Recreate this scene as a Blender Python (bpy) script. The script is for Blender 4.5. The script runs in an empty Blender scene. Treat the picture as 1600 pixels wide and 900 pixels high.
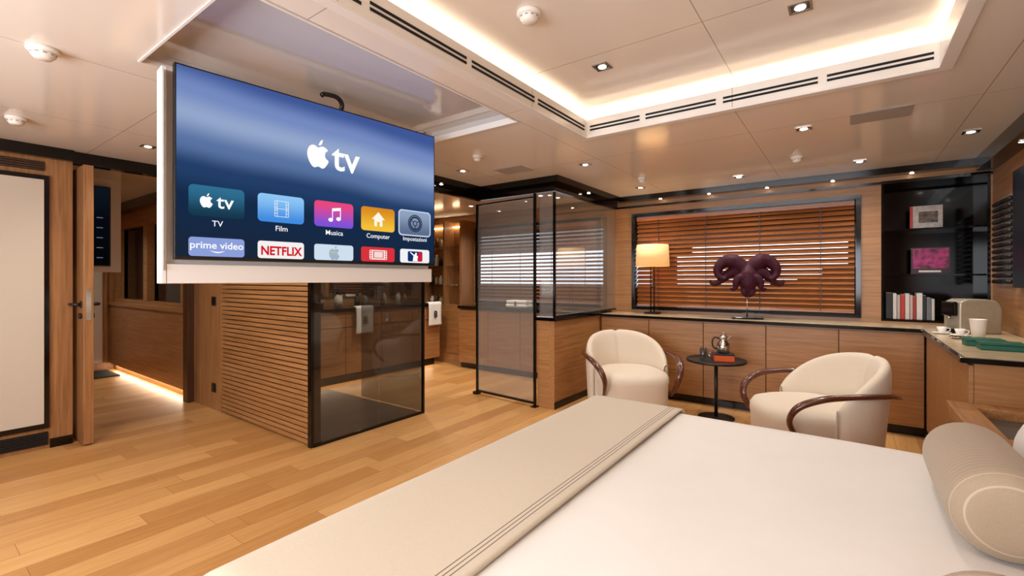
import bpy, math, random
from mathutils import Vector, Matrix
random.seed(4)
S = bpy.context.scene
COL = S.collection
S.view_settings.view_transform = 'Standard'
S.view_settings.exposure = 0.2

# ------------------------------------------------------------------ materials
def lin(h):
    h = h.lstrip('#'); o = []
    for i in (0, 2, 4):
        c = int(h[i:i+2], 16)/255
        o.append(c/12.92 if c <= .04045 else ((c+.055)/1.055)**2.4)
    return (*o, 1)

def newmat(name):
    m = bpy.data.materials.new(name); m.use_nodes = True
    nt = m.node_tree; b = nt.nodes['Principled BSDF']
    return m, nt, b

def plain(name, col, rough=.5, metal=0, noise=0.04, nscale=30, bump=0, emis=None, es=0, coat=0, spec=.5, sheen=0):
    m, nt, b = newmat(name)
    c = lin(col)
    b.inputs['Roughness'].default_value = rough
    b.inputs['Metallic'].default_value = metal
    b.inputs['Coat Weight'].default_value = coat
    b.inputs['Specular IOR Level'].default_value = spec
    if sheen: b.inputs['Sheen Weight'].default_value = sheen
    tc = nt.nodes.new('ShaderNodeTexCoord'); n = nt.nodes.new('ShaderNodeTexNoise')
    n.inputs['Scale'].default_value = nscale; n.inputs['Detail'].default_value = 4
    nt.links.new(tc.outputs['Object'], n.inputs['Vector'])
    r = nt.nodes.new('ShaderNodeValToRGB')
    r.color_ramp.elements[0].position = .3; r.color_ramp.elements[1].position = .7
    r.color_ramp.elements[0].color = tuple(max(0, x*(1-noise*2)) for x in c[:3])+(1,)
    r.color_ramp.elements[1].color = tuple(min(1, x*(1+noise)) for x in c[:3])+(1,)
    nt.links.new(n.outputs['Fac'], r.inputs['Fac']); nt.links.new(r.outputs['Color'], b.inputs['Base Color'])
    if bump:
        bp = nt.nodes.new('ShaderNodeBump'); bp.inputs['Strength'].default_value = bump; bp.inputs['Distance'].default_value = .004
        nt.links.new(n.outputs['Fac'], bp.inputs['Height']); nt.links.new(bp.outputs['Normal'], b.inputs['Normal'])
    if emis:
        b.inputs['Emission Color'].default_value = lin(emis); b.inputs['Emission Strength'].default_value = es
    return m

def emit(name, col, s=1.0):
    m = bpy.data.materials.new(name); m.use_nodes = True; nt = m.node_tree; nt.nodes.clear()
    e = nt.nodes.new('ShaderNodeEmission'); o = nt.nodes.new('ShaderNodeOutputMaterial')
    e.inputs['Color'].default_value = lin(col); e.inputs['Strength'].default_value = s
    nt.links.new(e.outputs[0], o.inputs[0]); return m

def ramp_emit(name, axis, lo, hi, stops, s=1.0, noise=0, slope=0):
    m = bpy.data.materials.new(name); m.use_nodes = True; nt = m.node_tree; nt.nodes.clear()
    tc = nt.nodes.new('ShaderNodeTexCoord'); sp = nt.nodes.new('ShaderNodeSeparateXYZ')
    mr = nt.nodes.new('ShaderNodeMapRange'); mr.inputs[1].default_value = lo; mr.inputs[2].default_value = hi
    r = nt.nodes.new('ShaderNodeValToRGB'); e = nt.nodes.new('ShaderNodeEmission'); o = nt.nodes.new('ShaderNodeOutputMaterial')
    r.color_ramp.interpolation = 'EASE'
    nt.links.new(tc.outputs['Object'], sp.inputs[0])
    src = sp.outputs[axis]
    if slope:
        ms = nt.nodes.new('ShaderNodeMath'); ms.operation = 'MULTIPLY_ADD'; ms.inputs[1].default_value = slope
        nt.links.new(sp.outputs[0], ms.inputs[0]); nt.links.new(src, ms.inputs[2]); src = ms.outputs[0]
    if noise:
        n = nt.nodes.new('ShaderNodeTexNoise'); n.inputs['Scale'].default_value = 1.6; n.inputs['Detail'].default_value = 1
        nt.links.new(tc.outputs['Object'], n.inputs['Vector'])
        ma = nt.nodes.new('ShaderNodeMath'); ma.operation = 'MULTIPLY_ADD'; ma.inputs[1].default_value = noise
        nt.links.new(n.outputs['Fac'], ma.inputs[0]); nt.links.new(src, ma.inputs[2]); src = ma.outputs[0]
    nt.links.new(src, mr.inputs[0]); nt.links.new(mr.outputs[0], r.inputs[0])
    els = r.color_ramp.elements
    while len(els) > 1: els.remove(els[-1])
    els[0].position = stops[0][0]; els[0].color = lin(stops[0][1])
    for p, c in stops[1:]:
        x = els.new(p); x.color = lin(c)
    nt.links.new(r.outputs[0], e.inputs[0]); e.inputs[1].default_value = s; nt.links.new(e.outputs[0], o.inputs[0])
    return m

def wood(name, c1, c2, axis=0, rough=.38, sc=14, coat=0.1):
    m, nt, b = newmat(name)
    tc = nt.nodes.new('ShaderNodeTexCoord'); mp = nt.nodes.new('ShaderNodeMapping')
    s = [sc*2.2]*3; s[axis] = sc*.09
    mp.inputs['Scale'].default_value = s
    n = nt.nodes.new('ShaderNodeTexNoise'); n.inputs['Scale'].default_value = 1.6; n.inputs['Detail'].default_value = 7; n.inputs['Roughness'].default_value = .62
    n.inputs['Distortion'].default_value = .5
    r = nt.nodes.new('ShaderNodeValToRGB')
    r.color_ramp.elements[0].position = .32; r.color_ramp.elements[0].color = lin(c2)
    r.color_ramp.elements[1].position = .66; r.color_ramp.elements[1].color = lin(c1)
    nt.links.new(tc.outputs['Object'], mp.inputs[0]); nt.links.new(mp.outputs[0], n.inputs['Vector'])
    nt.links.new(n.outputs['Fac'], r.inputs[0]); nt.links.new(r.outputs[0], b.inputs['Base Color'])
    b.inputs['Roughness'].default_value = rough; b.inputs['Coat Weight'].default_value = coat; b.inputs['Coat Roughness'].default_value = .25
    bp = nt.nodes.new('ShaderNodeBump'); bp.inputs['Strength'].default_value = .08; bp.inputs['Distance'].default_value = .002
    nt.links.new(n.outputs['Fac'], bp.inputs['Height']); nt.links.new(bp.outputs['Normal'], b.inputs['Normal'])
    return m

def floor_mat():
    m, nt, b = newmat('oak_plank_floor')
    L = nt.links
    tc = nt.nodes.new('ShaderNodeTexCoord'); mp = nt.nodes.new('ShaderNodeMapping')
    mp.inputs['Rotation'].default_value = (0, 0, math.radians(90))
    L.new(tc.outputs['Object'], mp.inputs[0])
    br = nt.nodes.new('ShaderNodeTexBrick'); br.inputs['Scale'].default_value = 1
    br.inputs['Brick Width'].default_value = 1.05; br.inputs['Row Height'].default_value = .15
    br.inputs['Mortar Size'].default_value = .001; br.inputs['Mortar Smooth'].default_value = 0
    br.offset = .37; br.offset_frequency = 2; br.squash_frequency = 3; br.squash = .8
    br.inputs['Color1'].default_value = lin('#d6a468'); br.inputs['Color2'].default_value = lin('#b8834a')
    br.inputs['Mortar'].default_value = lin('#83552a')
    L.new(mp.outputs[0], br.inputs['Vector'])
    mp2 = nt.nodes.new('ShaderNodeMapping'); mp2.inputs['Scale'].default_value = (55, 2.2, 1)
    L.new(tc.outputs['Object'], mp2.inputs[0])
    n = nt.nodes.new('ShaderNodeTexNoise'); n.inputs['Scale'].default_value = 1.5; n.inputs['Detail'].default_value = 7; n.inputs['Roughness'].default_value = .6; n.inputs['Distortion'].default_value = .6
    L.new(mp2.outputs[0], n.inputs['Vector'])
    r = nt.nodes.new('ShaderNodeValToRGB'); r.color_ramp.elements[0].position = .3; r.color_ramp.elements[0].color = (.78, .73, .66, 1)
    r.color_ramp.elements[1].position = .65; r.color_ramp.elements[1].color = (1.04, 1.03, 1.0, 1)
    L.new(n.outputs['Fac'], r.inputs[0])
    mx = nt.nodes.new('ShaderNodeMix'); mx.data_type = 'RGBA'; mx.blend_type = 'MULTIPLY'; mx.inputs['Factor'].default_value = .9
    L.new(br.outputs['Color'], mx.inputs['A']); L.new(r.outputs[0], mx.inputs['B']); L.new(mx.outputs['Result'], b.inputs['Base Color'])
    b.inputs['Roughness'].default_value = .38
    b.inputs['Specular IOR Level'].default_value = .45
    return m

def ceil_mat():
    m, nt, b = newmat('lacquered_ceiling_panel')
    L = nt.links
    tc = nt.nodes.new('ShaderNodeTexCoord'); mp = nt.nodes.new('ShaderNodeMapping')
    mp.inputs['Location'].default_value = (.55, .30, 0)
    L.new(tc.outputs['Object'], mp.inputs[0])
    br = nt.nodes.new('ShaderNodeTexBrick'); br.inputs['Scale'].default_value = 1
    br.offset = 0; br.inputs['Brick Width'].default_value = 1.15; br.inputs['Row Height'].default_value = 1.28
    br.inputs['Mortar Size'].default_value = .002; br.inputs['Mortar Smooth'].default_value = 0
    br.inputs['Color1'].default_value = lin('#eae1d6'); br.inputs['Color2'].default_value = lin('#ece4da'); br.inputs['Mortar'].default_value = lin('#a09080')
    L.new(mp.outputs[0], br.inputs['Vector']); L.new(br.outputs['Color'], b.inputs['Base Color'])
    b.inputs['Roughness'].default_value = .14; b.inputs['Specular IOR Level'].default_value = .7
    return m

def glass_mat(name, tint, refl=.10, r0=.03, haze=0, hazecol='#d8d0c6'):
    m = bpy.data.materials.new(name); m.use_nodes = True; nt = m.node_tree; nt.nodes.clear(); L = nt.links
    t = nt.nodes.new('ShaderNodeBsdfTransparent'); t.inputs[0].default_value = lin(tint)
    g = nt.nodes.new('ShaderNodeBsdfGlossy'); g.inputs['Roughness'].default_value = r0; g.inputs[0].default_value = (.95, .95, .95, 1)
    fr = nt.nodes.new('ShaderNodeLayerWeight'); fr.inputs[0].default_value = .2
    ma = nt.nodes.new('ShaderNodeMath'); ma.operation = 'MULTIPLY_ADD'; ma.inputs[1].default_value = .4; ma.inputs[2].default_value = refl
    mx = nt.nodes.new('ShaderNodeMixShader'); o = nt.nodes.new('ShaderNodeOutputMaterial')
    src = t.outputs[0]
    if haze:
        df = nt.nodes.new('ShaderNodeBsdfDiffuse'); df.inputs[0].default_value = lin(hazecol)  # pale diffuse veil paints in reflections of the bright room
        hm = nt.nodes.new('ShaderNodeMixShader'); hm.inputs[0].default_value = haze
        L.new(t.outputs[0], hm.inputs[1]); L.new(df.outputs[0], hm.inputs[2]); src = hm.outputs[0]
    L.new(fr.outputs['Fresnel'], ma.inputs[0]); L.new(ma.outputs[0], mx.inputs[0]); L.new(src, mx.inputs[1]); L.new(g.outputs[0], mx.inputs[2]); L.new(mx.outputs[0], o.inputs[0])
    return m

def stripe_fabric(name, base, line, axis, period, width, rough=.9, lo=None, hi=None, mixf=1.0, dark=.95):
    m, nt, b = newmat(name); L = nt.links
    tc = nt.nodes.new('ShaderNodeTexCoord'); sp = nt.nodes.new('ShaderNodeSeparateXYZ'); L.new(tc.outputs['Object'], sp.inputs[0])
    md = nt.nodes.new('ShaderNodeMath'); md.operation = 'FLOORED_MODULO'; md.inputs[1].default_value = period
    L.new(sp.outputs[axis], md.inputs[0])
    lt = nt.nodes.new('ShaderNodeMath'); lt.operation = 'LESS_THAN'; lt.inputs[1].default_value = width
    L.new(md.outputs[0], lt.inputs[0]); fac = lt.outputs[0]
    if lo is not None:
        a = nt.nodes.new('ShaderNodeMath'); a.operation = 'GREATER_THAN'; a.inputs[1].default_value = lo; L.new(sp.outputs[axis], a.inputs[0])
        c = nt.nodes.new('ShaderNodeMath'); c.operation = 'LESS_THAN'; c.inputs[1].default_value = hi; L.new(sp.outputs[axis], c.inputs[0])
        p = nt.nodes.new('ShaderNodeMath'); p.operation = 'MULTIPLY'; L.new(a.outputs[0], p.inputs[0]); L.new(c.outputs[0], p.inputs[1])
        q = nt.nodes.new('ShaderNodeMath'); q.operation = 'MULTIPLY'; L.new(p.outputs[0], q.inputs[0]); L.new(fac, q.inputs[1]); fac = q.outputs[0]
    mf = nt.nodes.new('ShaderNodeMath'); mf.operation = 'MULTIPLY'; mf.inputs[1].default_value = mixf; L.new(fac, mf.inputs[0]); fac = mf.outputs[0]
    n = nt.nodes.new('ShaderNodeTexNoise'); n.inputs['Scale'].default_value = 260; n.inputs['Detail'].default_value = 3
    L.new(tc.outputs['Object'], n.inputs['Vector'])
    r = nt.nodes.new('ShaderNodeValToRGB'); c0 = lin(base)
    r.color_ramp.elements[0].position = .3; r.color_ramp.elements[0].color = tuple(x*dark for x in c0[:3])+(1,)
    r.color_ramp.elements[1].position = .7; r.color_ramp.elements[1].color = tuple(min(1, x*1.03) for x in c0[:3])+(1,)
    L.new(n.outputs['Fac'], r.inputs[0])
    mx = nt.nodes.new('ShaderNodeMix'); mx.data_type = 'RGBA'; L.new(fac, mx.inputs['Factor']); L.new(r.outputs[0], mx.inputs['A']); mx.inputs['B'].default_value = lin(line)
    L.new(mx.outputs['Result'], b.inputs['Base Color']); b.inputs['Roughness'].default_value = rough; b.inputs['Specular IOR Level'].default_value = .15
    b.inputs['Sheen Weight'].default_value = .15
    bp = nt.nodes.new('ShaderNodeBump'); bp.inputs['Strength'].default_value = .12; bp.inputs['Distance'].default_value = .001
    L.new(n.outputs['Fac'], bp.inputs['Height']); L.new(bp.outputs['Normal'], b.inputs['Normal'])
    return m

M = {}
M['floor'] = floor_mat()
M['ceil'] = ceil_mat()
M['oakx'] = wood('oak_grain_along_x', '#b68351', '#946437', 0)
M['oaky'] = wood('oak_grain_along_y', '#b68351', '#946437', 1)
M['oakz'] = wood('oak_grain_vertical', '#a8774a', '#845831', 2)
M['oakdark'] = wood('oak_dark_vertical', '#54331a', '#3a2110', 2)
M['slat'] = wood('slat_oak', '#ac7a4b', '#8a5d34', 0)
M['blind'] = wood('blind_slat_wood', '#b4703c', '#8e5429', 0, rough=.3)
M['walnut'] = wood('walnut_arm', '#63301b', '#421c0e', 1, rough=.22, coat=.5)
M['black'] = plain('black_lacquer', '#090707', .10, spec=.4)
M['niche'] = plain('black_niche_lacquer', '#070505', .08, spec=.25)
M['blackm'] = plain('black_matte_metal', '#141212', .4)
M['dark'] = plain('dark_void', '#080707', .8)
M['white'] = plain('white_lacquer', '#e9e4de', .3, noise=0)
M['hatch'] = plain('grey_gloss_hatch', '#d2cdc8', .06, noise=0, metal=.18, spec=.8)
M['whitep'] = plain('white_plastic', '#efe9e0', .4, noise=.005)
M['cream'] = plain('cream_leather_panel', '#cabeac', .6, noise=.015, nscale=120)
M['glassd'] = glass_mat('smoked_glass', '#d6d6d4', .035, haze=.015, hazecol='#d6d6d4')
M['glass'] = glass_mat('grey_glass', '#eeeeec', .05, haze=.13, hazecol='#d2d0cc')
M['glassc'] = glass_mat('clear_drinking_glass', '#f2f4f4', .08)
M['tile'] = plain('shower_dark_stone', '#423e3b', .35, noise=.15, nscale=6)
M['boucle'] = plain('smooth_cream_wool', '#dccdb9', .9, noise=.02, nscale=200, bump=.12, spec=.1, sheen=.15)
M['sheet'] = plain('white_cotton', '#ebe7e2', .9, noise=.01, nscale=4, spec=.1)
M['towel'] = plain('white_terry', '#f3efe8', .95, noise=.03, nscale=200, bump=.4, spec=.1)
M['chrome'] = plain('polished_silver', '#d6d2cc', .12, metal=1)
M['bronze'] = plain('dark_bronze', '#2a211b', .35, metal=.8)
M['stone'] = plain('beige_stone_top', '#c8b08c', .25, noise=.1, nscale=9)
M['mirror'] = plain('mirror', '#cfcac2', .02, metal=1, noise=0)
M['grille'] = plain('grey_grille', '#a9a29c', .5)
M['led'] = emit('led_warm', '#fff4e4', 8.5)
M['ledfloor'] = emit('led_floor', '#fff0d8', 22)
M['ledv'] = emit('led_vanity', '#ffe6c0', 16)
M['bulb'] = emit('bulb_warm', '#fff0da', 22)
M['shade'] = plain('lamp_shade_linen', '#e9c896', .9, emis='#ffb765', es=.5, nscale=200)
M['plum'] = plain('maroon_glazed_resin', '#420b22', .6, noise=.25, nscale=25, bump=.5, spec=.3)
M['orange'] = plain('orange_lacquer', '#d8571c', .4)
M['green'] = plain('green_leather', '#0f5a44', .45)
M['champ'] = plain('champagne_enamel', '#aaa08c', .3, metal=.2)
M['ash'] = plain('dark_cushion', '#5a4c40', .8)
M['paper'] = plain('paper_pages', '#e0d8ca', .9)
M['blocker'] = plain('sky_blocker_dark', '#1a1410', .9)

# ------------------------------------------------------------------ mesh builder
class MB:
    def __init__(s): s.v = []; s.f = []; s.m = []; s.sm = []; s.mats = []
    def mi(s, mat):
        if isinstance(mat, str): mat = M[mat]
        if mat not in s.mats: s.mats.append(mat)
        return s.mats.index(mat)
    def add(s, vs, fs, mat, smooth=False, mtx=None):
        o = len(s.v); k = s.mi(mat)
        for p in vs:
            p = Vector(p)
            if mtx is not None: p = mtx @ p
            s.v.append(tuple(p))
        for f in fs:
            s.f.append([o+i for i in f]); s.m.append(k); s.sm.append(smooth)
        return s
    def box(s, x0, x1, y0, y1, z0, z1, mat, mtx=None):
        vs = [(x, y, z) for x in (x0, x1) for y in (y0, y1) for z in (z0, z1)]
        fs = [(0, 1, 3, 2), (4, 6, 7, 5), (0, 4, 5, 1), (2, 3, 7, 6), (0, 2, 6, 4), (1, 5, 7, 3)]
        return s.add(vs, fs, mat, False, mtx)
    def lathe(s, prof, mat, n=28, c=(0, 0, 0), mtx=None, sq=2.0, rx=1, ry=1):
        vs = []; fs = []
        for r, z in prof:
            for i in range(n):
                a = 2*math.pi*i/n; ca, sa = math.cos(a), math.sin(a)
                e = 2/sq
                x = math.copysign(abs(ca)**e, ca)*r*rx; y = math.copysign(abs(sa)**e, sa)*r*ry
                vs.append((c[0]+x, c[1]+y, c[2]+z))
        for j in range(len(prof)-1):
            for i in range(n):
                k = (i+1) % n
                fs.append((j*n+i, j*n+k, (j+1)*n+k, (j+1)*n+i))
        if prof[0][0] > 1e-5: fs.append(tuple(range(n))[::-1])
        if prof[-1][0] > 1e-5: fs.append(tuple((len(prof)-1)*n+i for i in range(n)))
        return s.add(vs, fs, mat, True, mtx)
    def cyl(s, p0, p1, r0, mat, r1=None, n=16):
        return s.tube([p0, p1], [r0, r0 if r1 is None else r1], mat, n, sub=1)
    def tube(s, pts, rad, mat, n=12, flat=1.0, sub=6, up=(0, 0, 1)):
        P = [Vector(p) for p in pts]
        if not hasattr(rad, '__len__'): rad = [rad]*len(P)
        Q = []; R = []
        if sub > 1 and len(P) > 2:
            for i in range(len(P)-1):
                a = P[i-1] if i > 0 else 2*P[0]-P[1]; b = P[i]; c = P[i+1]; d = P[i+2] if i+2 < len(P) else 2*P[-1]-P[-2]
                for k in range(sub):
                    t = k/sub
                    Q.append(.5*((2*b)+(c-a)*t+(2*a-5*b+4*c-d)*t*t+(3*b-a-3*c+d)*t**3)); R.append(rad[i]*(1-t)+rad[i+1]*t)
            Q.append(P[-1]); R.append(rad[-1])
        else: Q = P; R = list(rad)
        vs = []; fs = []; up = Vector(up)
        T0 = (Q[1]-Q[0]).normalized()
        nrm = up - T0*up.dot(T0)
        if nrm.length < .05: nrm = Vector((1, 0, 0)) - T0*T0.x
        nrm.normalize()
        for i, q in enumerate(Q):
            T = ((Q[i+1] if i+1 < len(Q) else q)-(Q[i-1] if i > 0 else q)).normalized()
            nrm = (nrm - T*nrm.dot(T)).normalized(); bi = T.cross(nrm)
            for k in range(n):
                a = 2*math.pi*k/n
                vs.append(q + nrm*math.cos(a)*R[i] + bi*math.sin(a)*R[i]*flat)
        for j in range(len(Q)-1):
            for k in range(n):
                l = (k+1) % n; fs.append((j*n+k, j*n+l, (j+1)*n+l, (j+1)*n+k))
        fs.append(tuple(range(n))[::-1]); fs.append(tuple((len(Q)-1)*n+k for k in range(n)))
        return s.add(vs, fs, mat, True)
    def poly(s, pts, mat, mtx=None):
        return s.add(pts, [tuple(range(len(pts)))], mat, False, mtx)
    def rrect(s, x0, x1, z0, z1, r, y, mat):
        pts = []
        for cx, cz, a0 in ((x1-r, z1-r, 0), (x0+r, z1-r, 90), (x0+r, z0+r, 180), (x1-r, z0+r, 270)):
            for k in range(6):
                a = math.radians(a0+k*18); pts.append((cx+r*math.cos(a), y, cz+r*math.sin(a)))
        return s.poly(pts, mat)
    def text(s, txt, size, mat, mtx, align='CENTER', bold=0.0, sx=1.0):
        cu = bpy.data.curves.new('t', 'FONT'); cu.body = txt; cu.size = size; cu.align_x = align; cu.align_y = 'CENTER'; cu.offset = bold; cu.resolution_u = 3
        ob = bpy.data.objects.new('t', cu); COL.objects.link(ob); bpy.context.view_layer.update()
        me = bpy.data.meshes.new_from_object(ob.evaluated_get(bpy.context.evaluated_depsgraph_get()))
        vs = [(v.co.x*sx, 0, v.co.y) for v in me.vertices]; fs = [tuple(p.vertices) for p in me.polygons]
        bpy.data.objects.remove(ob); bpy.data.curves.remove(cu); bpy.data.meshes.remove(me)
        return s.add(vs, fs, mat, False, mtx)
    def grid(s, fn, nu, nv, mat, smooth=True, closeu=False):
        vs = [fn(i/nu, j/nv) for i in range(nu+1) for j in range(nv+1)]
        fs = [(i*(nv+1)+j, (i+1)*(nv+1)+j, (i+1)*(nv+1)+j+1, i*(nv+1)+j+1) for i in range(nu) for j in range(nv)]
        return s.add(vs, fs, mat, smooth)
    def slab(s, ax, a0, a1, b0, b1, c0, c1, holes, mat):
        A = sorted({a0, a1, *[h[0] for h in holes], *[h[1] for h in holes]}); B = sorted({b0, b1, *[h[2] for h in holes], *[h[3] for h in holes]})
        for i in range(len(A)-1):
            for j in range(len(B)-1):
                ca = (A[i]+A[i+1])/2; cb = (B[j]+B[j+1])/2
                if any(h[0] < ca < h[1] and h[2] < cb < h[3] for h in holes): continue
                r = [(A[i], A[i+1]), (B[j], B[j+1])]; r.insert(ax, (c0, c1))
                s.box(*r[0], *r[1], *r[2], mat)
        return s
    def make(s, name, parent=None, loc=(0, 0, 0), rot=0, bevel=0, seg=2, subd=0, label=None, cat=None, kind=None, group=None, solid=0, remesh=0):
        me = bpy.data.meshes.new(name); me.from_pydata(s.v, [], s.f)
        for m in s.mats: me.materials.append(m)
        for p, k, sm in zip(me.polygons, s.m, s.sm): p.material_index = k; p.use_smooth = sm
        me.update()
        ob = bpy.data.objects.new(name, me); COL.objects.link(ob)
        ob.location = loc; ob.rotation_euler = (0, 0, rot) if not hasattr(rot, '__len__') else rot
        if parent: ob.parent = parent
        if remesh:
            r = ob.modifiers.new('r', 'REMESH'); r.mode = 'VOXEL'; r.voxel_size = remesh; r.use_smooth_shade = True
        if solid:
            d = ob.modifiers.new('s', 'SOLIDIFY'); d.thickness = solid; d.offset = 1
        if bevel:
            b = ob.modifiers.new('b', 'BEVEL'); b.width = bevel; b.segments = seg; b.limit_method = 'ANGLE'; b.angle_limit = math.radians(40)
        if subd:
            q = ob.modifiers.new('q', 'SUBSURF'); q.levels = subd; q.render_levels = subd
        if label: ob['label'] = label
        if cat: ob['category'] = cat
        if kind: ob['kind'] = kind
        if group: ob['group'] = group
        return ob

def thing(name, label, cat, loc=(0, 0, 0), rot=0, group=None):
    e = bpy.data.objects.new(name, None); e.empty_display_size = .05; COL.objects.link(e)
    e.location = loc; e.rotation_euler = (0, 0, rot)
    e['label'] = label; e['category'] = cat
    if group: e['group'] = group
    return e

def copy_thing(root, loc, rot=None, **props):
    n = root.copy(); COL.objects.link(n); n.location = loc
    if rot is not None: n.rotation_euler = (0, 0, rot)
    for c in list(root.children):
        k = c.copy(); COL.objects.link(k); k.parent = n
        for d in list(c.children):
            kk = d.copy(); COL.objects.link(kk); kk.parent = k
    for a, b in props.items(): n[a] = b
    return n

CH = 2.31     # low ceiling
UH = 2.50     # raised ceiling
YW = 5.50     # window wall
XR = 0.98     # bed head wall
XL = -4.97    # closet wall
XP = -3.33    # bathroom partition
XG = -2.36    # glass corner
ST = 'structure'

# ------------------------------------------------------------------ shell
MB().box(-8.7, 1.1, -1.7, 5.8, -.05, 0, 'floor').make('floor', kind=ST)
c = MB()
HAT = (-2.66, -1.70, .70, 2.40)
c.slab(2, -8.7, 1.1, -1.7, 5.8, CH, CH+.025, [(-1.52, .37, -.72, 2.97), HAT], 'ceil')
p = .13
for xa, xb, ya, yb in ((-1.52, -1.5, -.72, 2.97), (.35, .37, -.72, 2.97), (-1.5, .35, 2.95, 2.97), (-1.5, .35, -.72, -.70)):
    c.box(xa, xb, ya, yb, CH, CH+.115, 'ceil')
c.box(-1.5-p, .35+p, -.7-p, 2.95+p, UH, UH+.02, 'ceil')
c.box(-1.52-p, -1.5-p, -.7-p, 2.95+p, CH+.025, UH, 'ceil'); c.box(.35+p, .37+p, -.7-p, 2.95+p, CH+.025, UH, 'ceil')
c.box(-1.5-p, .35+p, 2.95+p, 2.97+p, CH+.025, UH, 'ceil'); c.box(-1.5-p, .35+p, -.72-p, -.7-p, CH+.025, UH, 'ceil')
hx0, hx1, hy0, hy1 = HAT; HD = .07
c.box(hx0-.02, hx1+.02, hy0-.02, hy1+.02, CH+HD, CH+HD+.02, 'hatch')
c.box(hx0-.02, hx0, hy0-.02, hy1+.02, CH+.025, CH+HD, 'hatch'); c.box(hx1, hx1+.02, hy0-.02, hy1+.02, CH+.025, CH+HD, 'hatch')
c.box(hx0, hx1, hy0-.02, hy0, CH+.025, CH+HD, 'hatch'); c.box(hx0, hx1, hy1, hy1+.02, CH+.025, CH+HD, 'hatch')
c.make('ceiling', kind=ST)
t = MB()
t.box(hx0+.002, hx1-.002, hy1-.012, hy1-.002, CH-.01, CH+.03, 'white'); t.box(hx0+.002, hx1-.002, hy0+.002, hy0+.012, CH-.006, CH+.03, 'white')
t.box(hx1-.012, hx1-.002, hy0+.015, hy1-.015, CH-.006, CH+.03, 'white')
t.make('trim_1', kind=ST)
t = MB()
for xa, xb, ya, yb in ((-1.55, -1.4985, -.75, 3.00), (.3485, .40, -.75, 3.00), (-1.4985, .3485, 2.9485, 3.00), (-1.4985, .3485, -.75, -.6985)):
    t.box(xa, xb, ya, yb, CH-.012, CH-.0005, 'white')
t.make('trim_8', kind=ST)
l = MB(); z = CH+.028
l.box(-1.60, -1.56, -.78, 3.05, z, z+.01, 'led'); l.box(.41, .45, -.78, 3.05, z, z+.01, 'led')
l.box(-1.55, .40, 3.0, 3.04, z, z+.01, 'led'); l.box(-1.55, .40, -.79, -.75, z, z+.01, 'led')
l.make('cove_light_strip', label='warm white light strip hidden on the raised ceiling ledge', cat='light strip')

# window wall
w = MB(); WIN1 = (-2.16, .10, .93, 2.10); WIN2 = (-4.7, -2.5, .93, 2.10); NI = (.25, .97, .91, 2.21)
w.slab(1, -5.6, 1.1, 0, CH, YW, YW+.1, [WIN1, WIN2, NI], 'oakx')
w.make('wall_window', kind=ST)
n = MB()
n.box(.25, .27, YW+.001, YW+.3, .91, 2.21, 'niche'); n.box(.95, .97, YW+.001, YW+.3, .91, 2.21, 'niche')
n.box(.27, .95, YW+.28, YW+.3, .91, 2.21, 'niche'); n.box(.27, .95, YW+.001, YW+.28, .91, .93, 'niche'); n.box(.27, .95, YW+.001, YW+.28, 2.19, 2.21, 'niche')
n.make('wall_niche', kind=ST)
MB().box(XR, XR+.1, -1.7, YW, 0, CH, 'oaky').make('wall_right', kind=ST)
MB().slab(1, -5.07, 1.1, 0, CH, -1.7, -1.6, [(-3.6, .4, .9, 2.1)], 'oakx').make('wall_near', kind=ST)
MB().box(XL-.1, XL, -1.6, .90, 0, CH, 'oakz').make('wall_left', kind=ST)
# corridor
MB().box(-8.6, XL-.1, .35, .45, 0, CH, 'oakx').make('wall_corridor_near', kind=ST)
MB().box(-8.7, -8.6, .35, 2.2, 0, CH, 'oakz').make('wall_corridor_end', kind=ST)
MB().slab(1, -8.6, -5.72, 0, CH, 2.0, 2.08, [(-8.45, -7.35, 1.02, 2.0), (-7.2, -6.1, 1.02, 2.0)], 'oakx').box(-8.6, -5.72, 1.93, 2.0, .93, .97, 'oakx').box(-8.56, -5.72, 1.945, 2.0, .09, .93, 'oakx').box(-8.6, -5.72, 2.1, 2.12, .9, 2.1, 'black').make('wall_corridor_far', kind=ST)
MB().box(-8.5, -5.8, 1.98, 1.999, .072, .086, 'ledfloor').make('plinth_light_strip', label='warm light strip along the foot of the corridor panelling', cat='light strip')
MB().box(-5.72, -5.60, 1.90, 2.08, 0, CH, 'oakdark').make('trim_2', kind=ST)
MB().box(XL-.06, XL+.02, .90, 1.955, 2.215, CH, 'black').make('trim_9', kind=ST)
MB().box(-5.60, -4.93, 1.96, 2.06, 0, CH, 'oakz').make('wall_pier', kind=ST)
# slatted wall
s = MB(); s.box(-4.93, XP-.05, 2.0, 2.06, 0, CH, 'oakdark')
zz = .02
while zz < 2.2:
    s.box(-4.92, XP-.04, 1.955, 2.0, zz, zz+.031, 'slat'); zz += .041
s.box(-4.94, -4.915, 1.95, 2.0, 0, CH, 'slat')
s.make('wall_slatted', kind=ST)
MB().box(XP-.04, XP+.006, 1.945, 1.97, 0, 2.2, 'black').make('trim_3', kind=ST)
MB().box(-5.70, -5.60, 2.08, YW, 0, CH, 'oaky').make('wall_bathroom', kind=ST)
MB().box(XP-.06, XP, 2.06, 3.95, 2.18, CH, 'black').box(XP-.06, XG, 3.95, 4.0, 2.18, CH, 'black').box(XG-.05, XG, 4.0, YW, 2.18, CH, 'black').make('trim_4', kind=ST)
k = MB()
k.box(XP, XP+.09, 2.0, 3.86, 2.25, CH, 'black'); k.box(XP, XG+.09, 3.86, 3.95, 2.25, CH, 'black'); k.box(XG, XG+.09, 3.95, 5.38, 2.25, CH, 'black')
k.box(XG, XR, 5.38, YW, 2.25, CH, 'black'); k.box(XR-.12, XR, -1.6, 5.38, 2.20, CH, 'black')
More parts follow.
